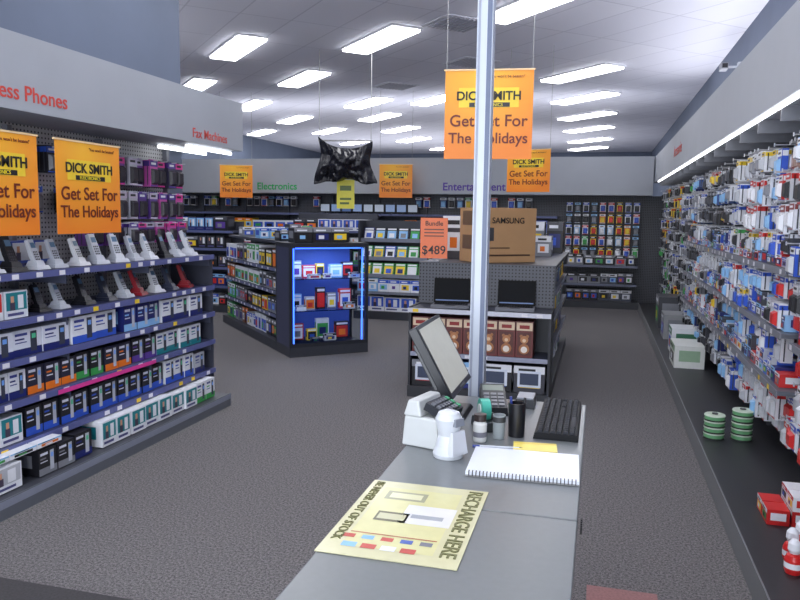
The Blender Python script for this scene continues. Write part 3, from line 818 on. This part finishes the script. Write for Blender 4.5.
PW = (196, 199, 198)
m = MB()
m.box(-.075, .075, -.045, .07, 0, .085, PW, None, .004, .006)
m.box(-.072, .072, .01, .068, .085, .13, PW, None, .006, .012)
m.box(-.055, .055, -.047, -.035, .02, .03, (120, 122, 125))
m.build('body', M_PLAS, e, .006)
m = MB()
L = T(0, -.02, .092, 0, math.radians(22))
m.box(-.055, .055, -.035, .035, 0, .022, (40, 42, 48), L)
for r_ in range(3):
    for c_ in range(6): m.box(-.048 + c_ * .0165, -.036 + c_ * .0165, -.028 + r_ * .019, -.015 + r_ * .019, .022, .028, (100, 102, 108) if c_ < 5 else (60, 160, 110), L)
m.build('keypad', M_PLAS, e)
e = empty('card_reader', (-.372, 1.915, CT), math.radians(60))
m = MB()
m.lathe(0, 0, [(.001, 0), (.040, 0), (.042, .01), (.035, .03), (.028, .06), (.033, .085), (.037, .105), (.028, .122), (.012, .128), (.001, .129)], (208, 212, 217), 24)
m.box(-.03, .03, -.044, -.02, .012, .075, (215, 218, 223), None, .006, .008)
m.box(-.018, .018, -.041, -.03, .09, .11, (130, 135, 145), None, .002, .002)
m.build('body', M_PLAS, e, 0, True)
m = MB(); m.lathe(-.311, 2.075, [(.001, CT), (.019, CT), (.02, CT + .004), (.02, CT + .052), (.015, CT + .06)], (225, 226, 222), 22)
m.lathe(-.311, 2.075, [(.0203, CT + .015), (.0203, CT + .03)], (130, 130, 140), 22)
m.lathe(-.311, 2.075, [(.015, CT + .06), (.018, CT + .061), (.018, CT + .08), (.001, CT + .082)], (60, 50, 48), 22)
m.build('correction_fluid_bottle', M_PLAS, smooth=True)
m = MB(); m.lathe(-.262, 2.12, [(.001, CT), (.017, CT), (.019, CT + .07), (.0175, CT + .07), (.016, CT + .004), (.001, CT + .004)], (150, 158, 160), 22)
m.lathe(-.262, 2.12, [(.0192, CT + .05), (.0194, CT + .066)], (60, 62, 64), 22)
m.build('small_glass', M_PLAS, smooth=True)
e = empty('pen_cup', (-.215, 2.16, CT))
m = MB(); m.lathe(0, 0, [(.001, 0), (.024, 0), (.026, .10), (.023, .10), (.021, .004), (.001, .004)], (26, 26, 30), 24); m.build('cup', M_PLAS, e, smooth=True)
m = MB()
for (a, b, c_) in ((.15, .006, BK), (-.12, -.006, (40, 60, 140))):
    L = T(b, 0, .006, 0, 0, a); m.cyl(0, 0, 0, .112, .004, c_, 10, L=L)
m.build('pens', M_PLAS, e)
e = empty('sticky_tape_dispenser', (-.315, 2.2, CT), .4)
m = MB()
m.box(-.03, .03, -.04, .06, 0, .03, (44, 48, 50), None, .002, .004)
m.box(-.028, .028, -.0, .01, .03, .05, (44, 48, 50)); m.build('base', M_PLAS, e, .003)
m = MB(); L = T(-.014, .012, .058, 0, 0, PI2)
m.cyl(0, 0, 0, .028, .034, (70, 170, 150), 26, L=L); m.cyl(0, 0, -.003, .031, .018, (215, 220, 215), 20, L=L); m.build('tape_roll', M_PLAS, e, smooth=True)
e = empty('payment_terminal', (-.325, 2.45, CT), .2)
m = MB(); L = T(0, 0, .0, 0, math.radians(14))
m.box(-.045, .045, -.09, .09, 0.022, .05, (36, 38, 42), L, .004, .004); m.box(-.04, .04, -.06, .08, 0, .024, (30, 31, 35))
m.tq(-.035, .035, .035, .075, .0505, (120, 130, 120), L)
for r_ in range(4):
    for c_ in range(3): m.box(-.033 + c_ * .024, -.015 + c_ * .024, -.075 + r_ * .024, -.06 + r_ * .024, .05, .054, (110, 112, 118), L)
m.build('body', M_PLAS, e)
m = MB(); m.M = T(-.215, 2.53, CT, 0); m.box(-.04, .025, -.05, .06, 0, .03, (52, 54, 60), None, .003, .003); m.box(-.035, .02, -.04, .05, .03, .034, (150, 155, 165)); m.build('handset_charger', M_PLAS)

e = empty('security_camera', (1.55, 9.9, 3.42))
m = MB(); m.box(-.04, 0, -.05, .05, -.05, .05, LG); m.box(-.18, -.04, -.012, .012, -.012, .012, LG); m.box(-.24, -.16, -.14, .06, -.04, .03, (150, 152, 160)); m.box(-.23, -.17, -.15, -.14, -.03, .02, BK)
m.build('body', M_METAL, e)

matm = plain('rubber_mat', (62, 60, 62), .9, noise=.2, nscale=90)
solid('door_mat', -2.6, -1.55, -.5, 2.5, .001, .012, matm)
solid('red_mat', .01, .30, 1.2, 3.17, .001, .01, plain('red_mat_fabric', (150, 110, 108), .95, noise=.15, nscale=90))

# ---------------------------------------------------------------- lights / world
def area(name, loc, rot, sx, sy, en, col=(1, 1, 1)):
    ld = bpy.data.lights.new(name, 'AREA'); ld.shape = 'RECTANGLE'; ld.size = sx; ld.size_y = sy; ld.energy = en; ld.color = col
    lo = bpy.data.objects.new(name, ld); sc.collection.objects.link(lo); lo.location = loc; lo.rotation_euler = rot
    return lo
UP = (math.pi, 0, 0)
area('ceiling_fill', (-4.5, 14.2, 2.2), UP, 10.4, 1.2, 130, (.93, .95, 1))  # upward fill lamps without real fittings, added to brighten the ceiling
area('ceiling_fill', (1.2, 6, 2.68), UP, .4, 13, 100, (.95, .96, 1))
area('ceiling_fill', (-7, 5, 2.4), UP, 3, 6, 110, (.93, .95, 1))
area('ceiling_fill', (-4.5, 21.5, 1.6), UP, 9, 4, 150, (.93, .95, 1))
area('daylight_fill', (-1.0, -2.9, 1.6), (math.radians(106), 0, 0), 4.8, 2.8, 250, (.90, .94, 1))  # added area lamp at the unseen shopfront, standing in for daylight
w = bpy.data.worlds.new('world'); sc.world = w; w.use_nodes = True
nt = w.node_tree; bg = nt.nodes['Background']
bg.inputs['Color'].default_value = (0.76, 0.86, 1.0, 1); bg.inputs['Strength'].default_value = 1.5
sc.view_settings.view_transform = 'Standard'
sc.view_settings.exposure = 0.1

# ---------------------------------------------------------------- camera
cd = bpy.data.cameras.new('camera'); cam = bpy.data.objects.new('camera', cd); sc.collection.objects.link(cam)
cd.sensor_width = 36; cd.lens = 740 / 800 * 36; cd.clip_start = .02; cd.clip_end = 100
psi = math.radians(15); th = math.radians(6.6)
Mx = Matrix.Rotation(psi, 4, 'Z') @ Matrix.Rotation(PI2 - th, 4, 'X') @ Matrix.Rotation(math.radians(0.8), 4, 'Z')
cam.matrix_world = Matrix.Translation((0, 0, 1.6)) @ Mx
sc.camera = cam
